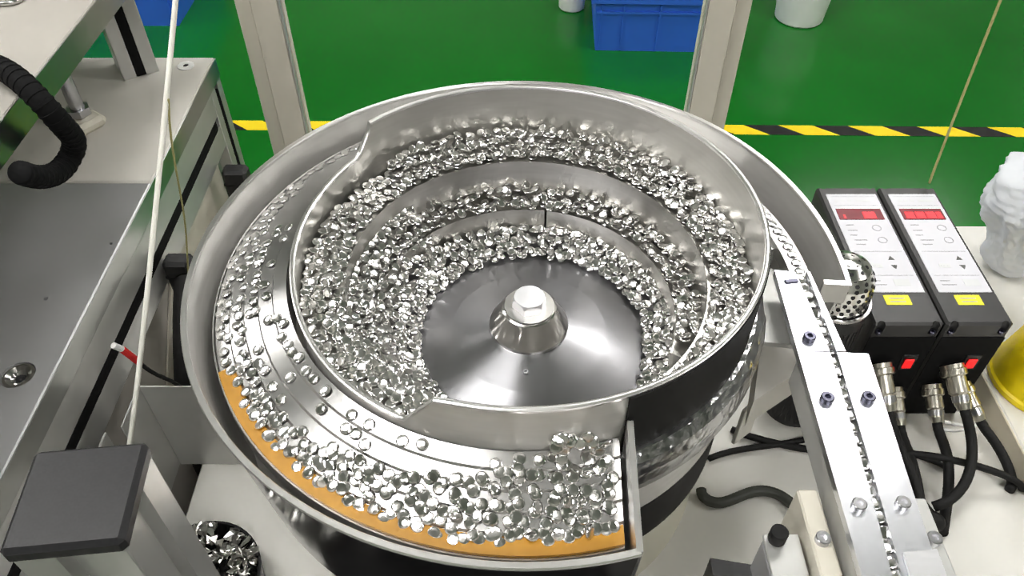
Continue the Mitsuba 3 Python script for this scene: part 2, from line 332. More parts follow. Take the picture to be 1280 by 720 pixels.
st, uv = lathe([(.2046, -.0165), (.2149, -.0185), (.2149, -.0160), (.2046, -.0147)], 205., 284, n=70, xend=.0543)
part('amber_strip', st, 'amber', FB, smooth=True, uv=uv, label='amber coloured strip along the outer edge of the track')
part('track_lip', ring([(.2149, -.032), (.2160, -.032), (.2160, -.0190), (.2149, -.0190)], 36, 284, n=110, xend=.0545), 'steel_edge', FB)

# inside: two ledges and the domed floor
CX = .0035
l1, uv = lathe([(.1285, -.100), (.1588, -.100), (.1588, -.0145), (.1300, -.0125), (.1285, -.0125)], -60, 300, n=140, center=(CX, 0, 0))
part('upper_ledge', l1, 'steel_wall', FB, smooth=True, uv=uv)
for a0, a1 in ((-24, 80), (80.9, 215)):
    l2, uv = lathe([(.1120, -.100), (.1275, -.100), (.1275, -.0530), (.1135, -.0505), (.1120, -.0505)], a0, a1, n=70, center=(CX, 0, 0))
    part('lower_ledge', l2, 'steel_wall', FB, smooth=True, uv=uv)
DC = (.0065, 0, 0)
dm, uv = lathe([(.1275, -.0990), (.1275, -.0905), (.092, -.0860), (.0885, -.0850), (.060, -.0775), (.030, -.0715), (.010, -.0695)], n=120, closed=False, center=DC)
part('domed_floor', dm, 'dome', FB, smooth=True, uv=uv, label='smooth grey domed centre plate')
hub = part('hub_cone', ring([(.0285, -.0745), (.0303, -.0715), (.0303, -.0690), (.0205, -.0520), (.0190, -.0512), (0, -.0512)], n=48, closed=False, center=DC), 'steel_polish', FB, smooth=25)
part('washer', ring([(.0060, -.0512), (.0188, -.0512), (.0188, -.0495), (.0060, -.0495)], n=36, center=DC), 'steel', hub)
hx = m3.Manifold.cylinder(.0092, .0130, .0130, 6) ^ m3.Manifold.cylinder(.0092, .0152, .0115, 36)
part('set_screw', move(socket_screw(.0022, .0014), .0035, -.0445, -.0741), 'screw', hub)
part('hex_bolt', move(rotz(hx, 12), DC[0], DC[1], -.0494), 'alu_bright', hub, smooth=20, label='bright hexagon bolt head')

# underside: dark skirt, rolled band and base drum
part('black_wall_band', ring([(.1620, -.013), (.1634, -.013), (.1634, .0392), (.1620, .0392)], 290.5, 349, n=50), 'rubber', FB, label='black band on the outside of the bowl wall')  # near-black band around part of the wall
band, uv = lathe([(.1622, -.012), (.1660, -.0125), (.1712, -.018), (.1738, -.027), (.1738, -.038), (.1715, -.048), (.1650, -.056), (.1622, -.057)], 286, 356, n=60)
part('rolled_band', band, 'steel_band', FB, smooth=60)
part('drum_top_ring', ring([(.1500, -.1500), (.1600, -.1500), (.1615, -.1480), (.1615, -.1010), (.1600, -.0992), (.1500, -.0992)], n=110), 'rubber', FB, label='black ring on top of the drum')  # near-black ring above the drum
part('drum', ring([(.150, TZ), (.1565, TZ), (.1565, -.1502), (.150, -.1502)], n=110), 'drum', FB, smooth=True, label='base drum with the cream table reflection put into its colour')  # polished drum: the table's cream reflection is put into the base colour

# bracket plates between bowl and rail
SB = thing('support_bracket', 'grey bracket plates and beige arm between bowl and linear rail', 'bracket')
part('plate', extr([(.1675, -.0515), (.1895, -.0545), (.2000, .0165), (.1780, .026), (.1745, .010), (.1735, -.030)], .004), 'sheet', SB, to=T().translate([0, 0, -.036]))
part('block', rotz(rbox(.176, .1945, .035, .048, -.040, -.024, .001), 0), 'alu', SB)
arm = m3.Manifold.hull_points(np.array([[x, y, z] for x, y in ((.1585, -.0840), (.1760, -.0290), (.222, -.010), (.222, -.040)) for z in (-.085, -.056)]))
part('arm', arm, 'beige_light', SB)
part('tab', rotz(rbox(.158, .178, -.066, -.063, -.128, -.0855, .0005), 38, (.168, -.064, 0)), 'beige_light', SB)

# ------------------------------------------------------------------ linear rail
LR = thing('linear_rail', 'pale aluminium linear rail running from the bowl towards the viewer', 'rail')
RZ = -.012
def prism(poly, z0, z1): return move(extr(poly, z1 - z0), 0, 0, z0)
body = prism([(.1790, -.080), (.1735, -.33), (.2135, -.33), (.2215, -.080)], -.040, RZ - .006)
part('body', body, 'sheet', LR)
far = prism([(.1815, -.0005), (.1960, -.0030), (.2000, -.0765), (.1790, -.0768)], RZ - .006, RZ)
pl = part('plate', far, 'rail', LR)
near = prism([(.1790, -.0774), (.2000, -.0771), (.1942, -.182), (.1905, -.225), (.1845, -.33), (.1715, -.33)], RZ - .006, RZ)
part('plate', near, 'rail', LR)
part('side_strip', prism([(.2042, -.002), (.2065, -.0025), (.2105, -.0765), (.2044, -.0765)], RZ - .006, RZ), 'rail', LR)
part('side_plate', prism([(.2044, -.0772), (.2245, -.0785), (.2165, -.205), (.2120, -.33), (.1885, -.33), (.1985, -.182)], RZ - .006, RZ), 'rail', LR)
part('slot_floor', prism([(.1955, -.0005), (.2045, -.0005), (.2048, -.08), (.1990, -.182), (.1890, -.33), (.1840, -.33), (.1935, -.182), (.1998, -.08)], RZ - .010, RZ - .0045), 'steel', LR)
part('cover', prism([(.1990, -.216), (.2175, -.214), (.2140, -.33), (.1930, -.33)], RZ + .0003, RZ + .0025), 'alu_bright', LR, label='bright cover plate')
for x, y, mat in ((.1890, -.0660, 'dark_metal'), (.1870, -.1155, 'dark_metal'), (.2125, -.1150, 'dark_metal'), (.1845, -.1880, 'screw'), (.2090, -.1870, 'screw')):
    s = part('screw', move(socket_screw(.0040, .0038), x, y, RZ), mat, LR)
part('slot_hole', move(rotz(rbox(-.0048, .0048, -.0018, .0018, 0, .0012, .0008), 8), .1905, -.0125, RZ), 'dark_metal', LR, label='dark slotted screw')

CB = thing('clamp_block', 'pale metal block bolted under the near end of the linear rail', 'block')
part('block', rbox(.1605, .1728, -.34, -.1665, -.19, -.030, .0012), 'cream', CB)
part('block', rbox(.2220, .2345, -.34, -.172, -.19, -.030, .0012), 'alu', CB)
part('bridge', rbox(.1729, .2219, -.34, -.172, -.19, -.0405, .0012), 'alu', CB)
part('column', rbox(.175, .215, -.32, -.24, TZ, -.1905, .0012), 'alu', CB)
for x in (.1665, .2285): part('screw', move(socket_screw(.0042, .0042), x, -.199, -.030), 'screw', CB)

SN = thing('sensor_stand', 'small grey sensor box with black knob on a dark stand beside the rail', 'sensor')
part('sensor_box', rbox(.137, .1585, -.235, -.1925, -.075, -.0420, .001), 'sensor', SN)
part('top_plate', rbox(.1375, .1580, -.232, -.190, -.0417, -.0395, .0005), 'alu', SN)
part('knob', cyl(.0050, -.0393, -.030, (.1445, -.1935), 20), 'rubber', SN)
part('stand', m3.Manifold.hull_points(np.array([[x, y, z] for x, y, z in ((.118, -.23, -.09), (.118, -.18, -.09), (.1590, -.23, -.0755), (.1590, -.195, -.0755), (.118, -.23, TZ), (.118, -.18, TZ), (.1590, -.23, TZ), (.1590, -.18, TZ))])), 'black', SN)
part('base_plate', rbox(.095, .1595, -.30, -.165, TZ, TZ + .006, .001), 'box_grey', SN)

# ------------------------------------------------------------------ controllers
def controller(x0, x1, label, left):
    k = thing('controller', label, 'controller', 'digital controllers on the white table')
    y0, y1, z1 = .034, .2165, -.1085
    body = m3.Manifold.hull_points(np.array(rbox(x0, x1, y0, y1, TZ, z1, .0022).vertices))
    for sx in (x0 + .007, x1 - .007):   # screw recesses in the front and back top edge
        for sy in (y0, y1):
            body = body - m3.Manifold.cylinder(.02, .0034, .0034, 20).translate([sx, sy, z1 - .012])
    part('body', body, 'box_grey', k, smooth=25)
    for sx in (x0 + .007, x1 - .007):
        part('screw', move(socket_screw(.0026, .003), sx, y0 + .0002, z1 - .012), 'dark_metal', k)
        part('screw', move(socket_screw(.0026, .003), sx, y1 - .0002, z1 - .012), 'screw', k)
    part('front_face', rbox(x0 + .0010, x1 - .0010, y0 - .0008, y0 - .0001, TZ + .001, z1 - .0165, .0003), 'matte_black', k, label='black front face')
    px0, px1 = x0 + .0062, x1 - .0040
    pn = part('panel', rbox(px0, px1, .0702, .2045, z1, z1 + .0008, .0003), 'panel', k)
    zt = z1 + .0008
    def bar(a, b, c, d, mat, name='print', h=.00025):
        return part(name, rbox(px0 + a, px0 + b, c, d, zt, zt + h, .0001), mat, pn, smooth=False)
    W = px1 - px0
    bar(.003, W - .003, .2003, .2007, 'print'); bar(.003, W - .003, .1868, .1871, 'print')
    for i, (a, b) in enumerate(((.006, .010), (.012, .016), (.018, .022), (.026, .040))): bar(a, b, .1925, .1955, 'key')
    dp = part('display', rbox(px0 + .003, px1 - .0035, .1658, .1815, zt, zt + .0006, .0002), 'display_off', pn, label='red digital display')
    digits = ((.0075, .0095, .1668, .1725), (.0265, .0385, .1668, .1765)) if left else ((.0058, .0145, .1668, .1765), (.0158, .0245, .1668, .1765), (.0258, .0345, .1668, .1765), (.0355, .0405, .1668, .1765))
    for a, b, c, d in digits:
        if px0 + b > px1 - .004: b = px1 - .0042 - px0
        e = mikit.ply(rbox(px0 + a, px0 + b, c, d, zt + .0006, zt + .0009, .0001), 'mat_red'); e['emitter'] = {'type': 'area', 'radiance': rgb(.95, .004, .03)}
        part('digits', e, None, dp)
    for y, a, b in ((.1575, .006, .014), (.1500, .006, .015), (.1432, .006, .013), (.1365, .008, .020), (.1305, .008, .017)): bar(a, b, y, y + .0013, 'print')
    for y in (.154, .137): part('key', move(ring([(.0036, 0), (.0043, 0), (.0043, .0003), (.0036, .0003)], n=24), px0 + .034, y, zt), 'print', pn)
    for y in (.1215, .0905): bar(.003, W - .003, y, y + .0005, 'print')
    bar(.0125, .0225, .1005, .1055, 'key', 'key'); bar(.0135, .0215, .1022, .1032, 'print')
    tri = np.array([(-.0028, 0), (.0028, 0), (0, .0052)])
    part('arrow_key', prism(tri + [px0 + .0335, .1105], zt, zt + .0003), 'print_dark', pn, smooth=False)
    part('arrow_key', prism(np.array([(-.0028, .0052), (0, 0), (.0028, .0052)]) + [px0 + .0335, .0985], zt, zt + .0003), 'print_dark', pn, smooth=False)
    bar(.026, .040, .0775, .0855, 'key', 'key')
    for y, a, b in ((.0835, .006, .015), (.0785, .006, .019)): bar(a, b, y, y + .0012, 'print')
    stk = part('sticker', rbox(px0 + .0115, px0 + .0335, .0555, .0672, z1, z1 + .0004, .0001), 'yellow', k, label='yellow sticker')
    for y in (.0585, .0625): part('print', rbox(px0 + .0155, px0 + .0290, y, y + .0014, z1 + .0004, z1 + .0006, .00005), 'lip', stk, smooth=False)
    # red lit rocker switch in the front face
    sx = x0 + .0445 if left else x0 + .0385
    sw = part('switch', rbox(sx - .0068, sx + .0068, y0 - .0022, y0 + .001, -.167, -.147, .0008), 'black_gloss', k)
    e = mikit.ply(rbox(sx - .0042, sx + .0042, y0 - .0036, y0 - .0022, -.1635, -.1515, .0008), 'mat_red'); e['emitter'] = {'type': 'area', 'radiance': rgb(.75, .003, .006)}
    part('lit_rocker', e, None, sw, label='glowing red rocker')
    return k
CL = controller(.2950, .3544, 'black controller box nearer the bowl with mostly dark red display', True)
CR = controller(.3560, .4125, 'black controller box nearer the yellow cup with fully lit red display', False)
def plug(parent_label, pos, d, L=.034, r=.0085, cab=None, crad=.0043):
    """a round threaded metal plug in a controller's front with its black cable"""
    k = thing('cable_plug', parent_label, 'plug')
    d = np.asarray(d, float) / np.linalg.norm(d); pos = np.asarray(pos, float)
    part('ring_nut', place(ring([(r * .5, 0), (r * 1.12, 0), (r * 1.12, .004), (r * 1.22, .0045), (r * 1.22, .0095), (r * 1.08, .0105), (r * .5, .0105)], n=28), pos, d), 'nickel', k)
    kn = [(r * .3, .0106), (r * .95, .0106), (r * .95, L * .62), (r * .78, L * .66), (r * .78, L * .86), (r * .62, L), (r * .3, L)]
    part('barrel', place(ring(kn, n=24), pos, d), 'nickel', k)
    part('band', place(ring([(r * .78, L * .68), (r * .86, L * .68), (r * .86, L * .82), (r * .78, L * .82)], n=24), pos, d), 'screw', k)
    if cab is not None:
        st = pos + d * (L - .003)
        part('cable', tube([st, st + d * .012] + list(cab), crad, 12), 'rubber', k, smooth=True)
    return k
F = .0335
plug('upper metal plug in the front of the left controller', (.3160, F, -.160), (.12, -.80, -.55), .042, .0092, [(.331, -.024, -.205), (.337, -.058, -.215), (.333, -.078, -.221)])
plug('upper metal plug in the front of the right controller', (.3800, F, -.1615), (.16, -.80, -.5), .040, .0090, [(.3905, -.024, -.200), (.376, -.055, -.208), (.347, -.072, -.220)])
plug('lower left metal plug half hidden behind the rail', (.3050, F, -.195), (.15, -.80, -.45), .034, .0075, [(.316, -.03, -.217), (.321, -.06, -.2265), (.327, -.088, -.2305)])
plug('lower right metal plug of the left controller', (.3400, F, -.195), (.06, -.80, -.45), .034, .0075, [(.342, -.03, -.216), (.341, -.06, -.224), (.338, -.084, -.229)])
plug('lower left metal plug of the right controller', (.3730, F, -.190), (.05, -.80, -.50), .034, .0078, [(.374, -.025, -.214), (.368, -.055, -.2255), (.352, -.090, -.2305)])
plug('lower right metal plug at the corner of the right controller', (.3985, F, -.188), (.38, -.75, -.48), .036, .0075, [(.4215, -.012, -.214), (.4300, -.036, -.226), (.4250, -.050, -.230)])
k = part('cable_tie', cat_(tube([(.380, .0045, -.2065), (.392, .001, -.206), (.406, .000, -.2065)], .0018, 8), tube([(.376, .003, -.214), (.384, -.004, -.208), (.394, -.004, -.206)], .0014, 8)), 'white', smooth=True)
lab(k, 'white cable tie binding the plugs of the right controller', 'cable tie')
k = part('cable_tag', rotz(move(blob((0, 0, 0), (.008, .013, .004), .5, 5, sub=3), .3490, -.019, -.208), 12), 'white')
lab(k, 'white tag hanging on the cables of the left controller', 'tag')
k = part('cable_bundle', tube([(.322, -.040, -.228), (.334, -.066, -.226), (.342, -.083, -.226), (.346, -.079, -.226)], .0105, 14), 'rubber', smooth=True)
lab(k, 'thick black bundle of cables bent below the controllers', 'cable')
for pts, r, l in (
    ([(.196, .013, -.2305), (.226, .0005, -.2310), (.279, -.0115, -.2305), (.310, -.018, -.223), (.340, -.0235, -.2145), (.385, -.0335, -.213), (.428, -.0460, -.222), (.4362, -.049, -.2305)], .0032, 'black cable running straight across the table under the rail'),
    ([(.1700, -.018, -.2312), (.2030, -.0080, -.2312), (.235, -.003, -.2312), (.260, .002, -.2312), (.285, .010, -.2312), (.300, .026, -.2312)], .0028, 'thin black cable curving on the table beside the feeder drum'),
    ([(.1575, -.0500, -.2300), (.1600, -.0585, -.2300), (.1700, -.0625, -.2300), (.1860, -.0580, -.2300), (.2040, -.0515, -.2300), (.2200, -.0530, -.2300), (.2330, -.0640, -.2300), (.2400, -.0830, -.2300), (.242, -.11, -.2300), (.242, -.16, -.2300)], .0046, 'grey green S-shaped cable on the table below the rail'),
    ([(.300, .018, -.2312), (.325, -.004, -.2312), (.355, -.014, -.2312), (.380, -.028, -.2312)], .0024, 'thin dark cable lying behind the cable bundle')):
    k = part('table_cable', tube(pts, r, 12), 'cable_grey' if r > .004 else 'rubber', smooth=True); lab(k, l, 'cable')

# yellow cup, clear bag
k = thing('yellow_cup', 'yellow tapered plastic cup upside down on the right shelf', 'cup')
part('body', move(ring([(.0470, 0), (.0490, .001), (.0490, .006), (.0470, .008), (.0330, .082), (.0310, .0845), (0, .0850)], n=48, closed=False), .4920, .052, -.2098), 'yellow_cup', k, smooth=30)
part('seam', place(rbox(-.0006, .0006, -.001, .0008, -.036, .036, .0003), (.4920 - .040 * .80, .052 - .040 * .62, -.168), (.15 * .8, .12, 1.), (.6, -.8, 0)), 'yellow_cup', k)
def bag_mesh():
    b = trimesh.creation.icosphere(subdivisions=5); v = b.vertices.copy()
    prof = lambda z: np.interp(z, [-1, -.7, -.2, .3, .7, 1], [.50, .62, .72, 1.1, 1.0, .4])
    n1 = meshkit.noise(v * 1.9 + 11, 1); n2 = meshkit.noise(v * np.array([5, 5, 2.]) + 4, 2); n3 = np.abs(meshkit.noise(v * 9., 6) - .5)
    s = prof(v[:, 2]) * (.74 + .34 * n1 + .22 * n2 - .16 * n3)
    h = np.hypot(v[:, 0], v[:, 1]) + 1e-6; rr = np.sqrt(np.minimum(1, h * 1.4))
    w = np.stack([v[:, 0] / h * rr * s * .052, v[:, 1] / h * rr * s * .046, v[:, 2] * .072], 1)
    return trimesh.Trimesh(w + [.5215, .205, -.1378], b.faces, process=False)
k = part('plastic_bag', bag_mesh(), 'bag', smooth=True)
lab(k, 'crumpled translucent white plastic bag standing on the right shelf', 'bag')

# black pot with a perforated metal top, between bowl and controllers
k = thing('black_pot', 'black ribbed pot with perforated silver top beside the left controller', 'pot')
px, py = .2600, .0450
pr_ = ring([(0, TZ), (.0265, TZ), (.0275, TZ + .001), (.0275, -.088), (.0262, -.088), (.0255, -.096), (0, -.096)], n=48, closed=False)
pot = part('body', move(pr_, px, py, 0), 'black', k)
for i in range(36):
    t = i * 10.
    part('rib', move(rotz(rbox(.0274, .0284, -.0011, .0011, TZ + .006, -.105, .0004), t), px, py, 0), 'black', pot)
part('rim', move(ring([(.0262, -.0895), (.0286, -.0895), (.0286, -.0873), (.0262, -.0873)], n=48), px, py, 0), 'steel', k)
meshtop = part('mesh_dome', move(ring([(.0250, -.0955), (.0250, -.072), (.0232, -.061), (.0175, -.0515), (.0093, -.0470), (0, -.0460)], n=48, closed=False), px, py, 0), 'disc_b', k, smooth=60)
hol = []
for z, r, n, s in ((-.0865, .0251, 20, 0), (-.0820, .0251, 20, .5), (-.0775, .0251, 20, 0), (-.0730, .0250, 20, .5), (-.0685, .0244, 19, 0), (-.0640, .0236, 18, .5), (-.0598, .0225, 17, 0), (-.0558, .0200, 15, .5), (-.0520, .0170, 12, 0), (-.0494, .0130, 9, .5), (-.0474, .0080, 6, 0)):
    for i in range(n):
        a = 2 * PI * (i + s) / n; nz = np.interp(z, [-.075, -.0460], [.05, 1.])
        nv = np.array([math.cos(a) * math.sqrt(max(0, 1 - nz ** 2)), math.sin(a) * math.sqrt(max(0, 1 - nz ** 2)), nz])
        hol.append((place(trimesh.creation.cylinder(.0018, .0009, sections=8), (px + r * math.cos(a), py + r * math.sin(a), z), nv)))
part('hole', cat_(*hol), 'black', meshtop, kind='stuff')

# ------------------------------------------------------------------ the machine on the left
MP = -.05; MX = -.3248
MB = thing('machine_frame', 'grey aluminium machine frame with plates along the left side', 'machine')
def along_y(w, h, y0, y1, slots):
    """extrusion from y0 to y1: w along x, h along z; slots (+x, +z, -x, -z)"""
    b = profile_bar(w, h, y1 - y0, slots, .011, .007)
    M = np.array([[1, 0, 0, 0], [0, 0, -1, y1], [0, 1, 0, 0], [0, 0, 0, 1.]]); b = b.copy(); b.apply_transform(M); return b
part('plate_edge', rbox(MX - .0002, MX + .0008, -.70, .3645, MP - .0215, MP - .0008, .0003), 'alu_edge', MB, label='bare metal edge of the plates')
part('lightened_beige_plate', m3.Manifold.hull_points(np.array(rbox(-.86, MX, .1500, .3650, MP - .022, MP, .0015).vertices)), 'beige_light', MB, label='beige mounting plate lightened against its shade')  # same paint as the raised plate, lightened here to offset its shade
sp = m3.Manifold.hull_points(np.array(rbox(-.86, MX, -.70, .1494, MP - .022, MP - .0004, .0015).vertices))
holes = []
for x, y, r, dpt in ((-.3596, .0074, .0018, .01), (-.3320, .0694, .0014, .01), (-.3492, -.0655, .0115, .006), (-.352, -.145, .0016, .01)):
    sp = sp - m3.Manifold.cylinder(dpt + .01, r, r, 28).translate([x, y, MP - dpt])
plate = part('steel_plate', sp, 'plate_grey', MB, smooth=20, label='smooth grey steel plate')
scr = part('countersunk_screw', move(ring([(.0040, -.0058), (.0108, -.0058), (.0108, -.0012), (.0088, -.0008), (.0056, -.0026), (.0040, -.0048)], n=34), -.3492, -.0655, MP), 'steel_polish', plate)
part('socket', move(m3.Manifold.cylinder(.0008, .0040, .0040, 6), -.3492, -.0655, MP - .0060), 'black', scr)
part('slot_cover', rbox(MX - .0050, MX - .0004, -.69, .320, MP - .0622, MP - .0510, .0004), 'matte_black', MB, label='black slot strip')
part('slot_cover', rbox(MX - .0050, MX - .0008, .3425, .3515, -.99, MP - .030, .0004), 'matte_black', MB, label='black slot strip')
part('added_gap_tray', rbox(-.3245, -.2870, -.60, .30, -.855, -.850, .0005), 'alu', MB, label='added metal tray closing the gap beside the table')  # added low in the gap to hide the floor and keep it dark
part('top_beam', move(along_y(.040, .066, -.70, .328, (1, 0, 0, 0)), MX - .0205, 0, MP - .0225 - .0331), 'alu', MB)
part('corner_post', move(profile_bar(.036, .036, MP - .0225 - FLOOR, (1, 0, 0, 1), .009, .006), MX - .0185, .3470, FLOOR), 'alu', MB)
part('corner_post', move(profile_bar(.036, .036, MP - .0225 - FLOOR - .0665, (1, 0, 0, 0), .009, .006), MX - .0185, -.52, FLOOR), 'alu', MB)
part('lower_beam', move(along_y(.036, .040, -.50, .328, (1, 0, 0, 0)), MX - .0185, 0, -.52), 'alu', MB)
part('back_panel', rbox(-.345, -.343, -.60, .328, -.99, MP - .0892, .0005), 'beige', MB)
part('side_panel', m3.Manifold.hull_points(np.array([[x, y, z] for x in (-.3425, -.3405) for y, z in ((.325, -.145), (.170, -.145), (.060, -.235), (.060, -.49), (.325, -.49))])), 'cream', MB, label='cream inner panel')
# raised plate on its legs
RP = thing('raised_plate', 'thick beige plate raised above the left machine with greenish front edge', 'plate')
part('plate', rbox(-.86, -.3545, -.62, .42, .056, .080, .001), 'beige', RP)
part('plate_edge', rbox(-.3544, -.3534, -.62, .42, .0563, .0794, .0003), 'alu_edge', RP, label='bare metal front edge')
rl = part('leg', move(rotz(profile_bar(.036, .040, .1055, (0, 0, 0, 1), .0100, .006), 32), -.4005, .3435, MP + .0003), 'alu', RP)
part('slot_cover', move(rotz(rbox(-.0048, .0048, -.0198, -.0150, 0, .105, .0004), 32), -.4005, .3435, MP + .0004), 'matte_black', rl, label='black slot strip')
part('leg', move(profile_bar(.038, .040, .1055, (0, 0, 0, 1), .0105, .006), -.70, .30, MP + .0003), 'alu', RP)
part('leg', move(profile_bar(.038, .040, .1055, (0, 0, 0, 1), .0105, .006), -.70, -.30, MP + .0003), 'alu', RP)
k = thing('levelling_foot', 'metal levelling foot under the raised plate at upper left', 'foot')
ft = (-.4160, .2380)
part('base', rotz(rbox(ft[0] - .017, ft[0] + .020, ft[1] - .016, ft[1] + .014, MP + .0002, MP + .012, .004), -35, (ft[0], ft[1], 0)), 'cream', k)
part('rod', cyl(.0065, MP + .0122, .0558, ft, 20), 'screw', k)
part('nut', move(m3.Manifold.cylinder(.007, .011, .011, 6), ft[0], ft[1], MP + .0124), 'screw', k)
k = thing('eye_plate', 'small white washer with dark hole on the corner of the beige plate', 'washer')
part('ring', move(ring([(.0030, 0), (.0085, 0), (.0085, .0012), (.0030, .0012)], n=28), -.3500, .3460, MP + .0001), 'white', k)
part('hole', move(trimesh.creation.cylinder(.0029, .0006, sections=20), -.3500, .3460, MP + .0005), 'black', k)
k = thing('black_hose', 'thick black corrugated hose looping over the edge of the raised plate', 'hose')
hp = [(-.410, .122, .0925), (-.375, .100, .0930), (-.350, .082, .0925), (-.3325, .070, .080), (-.3290, .075, .058), (-.3330, .084, .038), (-.3400, .082, .026), (-.3420, .064, .026), (-.3420, .040, .040), (-.3415, .026, .055)]
part('tube', tube(hp, .0080, 16), 'matte_black', k, smooth=True)
from scipy.interpolate import CubicSpline
hpa = np.array(hp); tt = np.concatenate([[0], np.cumsum(np.linalg.norm(np.diff(hpa, axis=0), axis=1) ** .6)]); cs = CubicSpline(tt, hpa)
fine = cs(np.linspace(0, tt[-1], 800)); sl = np.concatenate([[0], np.cumsum(np.linalg.norm(np.diff(fine, axis=0), axis=1))])
for s in np.arange(.004, sl[-1] - .002, .0062):
    i = np.searchsorted(sl, s); d = fine[min(i + 1, 799)] - fine[i - 1]
    part('ring', place(ring([(.0077, -.0014), (.0086, -.0011), (.0086, .0011), (.0077, .0014)], n=16), fine[i], d), 'matte_black', k)
k = thing('chrome_clip', 'small chrome ring lying on the raised plate at the top left corner', 'ring')
part('ring', move(tube([(.012 * math.cos(t), .008 * math.sin(t), 0) for t in np.linspace(0, 2 * PI, 24)], .0022, 8), -.4260, .224, .0823), 'steel_polish', k, smooth=True)
part('stud', cyl(.004, .0802, .0860, (-.418, .234), 16), 'screw', k)

# black bars and sheet bracket between machine and bowl
for x, y, z1, l, w in ((-.3080, .290, -.140, 'black square post standing beside the far end of the left machine', .0135), (-.3105, .116, -.110, 'black square post standing between left machine and bowl', .0125)):
    k = thing('black_post', l, 'post')
    part('body', rbox(x - w, x + w, y - .009, y + .009, -.8495, z1, .0035), 'black', k)
    part('cap_band', rbox(x - w - .0004, x + w + .0004, y - .0094, y + .0094, z1 - .020, z1 - .016, .0015), 'matte_black', k)
k = part('black_conduit', tube([(-.298, .098, -.122), (-.291, .060, -.130), (-.2875, .028, -.152), (-.2980, .014, -.215), (-.3045, .012, -.30), (-.3045, .014, -.60), (-.3045, .015, -.8490)], .0115, 14), 'rubber', smooth=True)
lab(k, 'thick black conduit bending down into the gap beside the left machine', 'conduit')
k = thing('sheet_bracket', 'plain grey sheet metal plate standing upright left of the bowl', 'plate')
part('sheet', rbox(-.3035, -.2050, -.0215, -.0200, TZ, -.1215, .0004), 'sheet', k)
part('flange', rbox(-.3050, -.3036, -.060, -.0200, TZ + .001, -.1215, .0004), 'sheet', k)
k = part('green_streaked_plate', rbox(-.3180, -.3160, -.20, -.062, -.225, -.125, .0005), 'sheet')
lab(k, 'narrow grey plate in the gap left of the sheet metal plate', 'plate')
k = thing('wire_end', 'red and white sleeved wire end sticking up beside the left machine', 'wire')
part('tip', tube([(-.2960, -.034, -.0560), (-.2935, -.031, -.0640)], .0024, 10), 'white', k)
part('sleeve', tube([(-.2935, -.031, -.0640), (-.2885, -.027, -.0850)], .0026, 10), 'red', k, label='red sleeve')
part('lead', tube([(-.2885, -.027, -.0850), (-.281, -.0225, -.1070), (-.276, -.014, -.130), (-.272, -.006, -.18), (-.270, .000, TZ + .0018)], .0016, 8), 'rubber', k, smooth=True)

# ------------------------------------------------------------------ near post with black cap
k = thing('capped_post', 'short aluminium profile post with black square end cap at lower left', 'post')
pc = (-.1830, -.2440); Z1 = .0920
part('profile', move(rotz(profile_bar(.0445, .0445, Z1 - TZ - .0031, (1, 1, 1, 1), .0105, .007), 6), pc[0], pc[1], TZ), 'alu', k)
cp = m3.Manifold.hull_points(np.array(rbox(-.0235, .0235, -.0235, .0235, Z1 - .0030, Z1 + .0062, .0022).vertices))
part('end_cap', move(rotz(cp, 6), pc[0], pc[1], 0), 'cap', k, smooth=20, label='black plastic end cap')

# unseen black tray, added and shaped to darken the reflection in the polished shell
k = thing('added_black_tray', 'added shallow black tray out of view that the shell mirrors dark', 'tray')
tp = m3.CrossSection([np.array([(-.192, -.60), (.09, -.60), (.09, -.178), (-.06, -.178), (-.107, -.148), (-.192, -.148)])])
tr = move(tm(tp.extrude(.022) - tp.offset(-.003, m3.JoinType.Miter).extrude(.03).translate([0, 0, .003])), 0, 0, TZ)
part('tray', tr, 'matte_black', k)

# cords
k = part('hanging_cord', tube([(-.145, .49, .60), (-.2300, .100, .144), (-.2720, -.100, -.085), (-.2770, -.117, -.110), (-.2790, -.105, -.150), (-.2795, -.090, TZ + .0022)], .0019, 8), 'cord', smooth=True)
lab(k, 'thin white cord hanging slantwise beside the left machine', 'cord')
k = part('thin_wire', tube([(-.2366, .0545, .0937), (-.2618, .078, .015), (-.2840, .10, -.064), (-.2985, .101, -.1225), (-.312, .104, -.20), (-.314, .106, -.25)], .0008, 6), 'wire', smooth=True)
lab(k, 'thin yellowish wire hanging beside the white cord', 'wire')
k = part('hanging_string', tube([(.380, .2262, .50), (.4000, .2262, .084), (.4052, .2250, -.02), (.4100, .2230, -.1085)], .0012, 6), 'wire', smooth=True)
lab(k, 'thin yellowish string hanging down to the right controller', 'string')

# cup of dark discs at lower left
k = thing('parts_dish', 'black round dish of metal chips on the table beside the capped post', 'dish')
dx, dy, dr_ = -.2440, -.1420, .0460
part('dish', move(ring([(0, TZ), (dr_ - .004, TZ), (dr_, TZ + .036), (dr_ - .002, TZ + .036), (dr_ - .006, TZ + .003), (0, TZ + .003)], n=48, closed=False), dx, dy, 0), 'black_gloss', k)

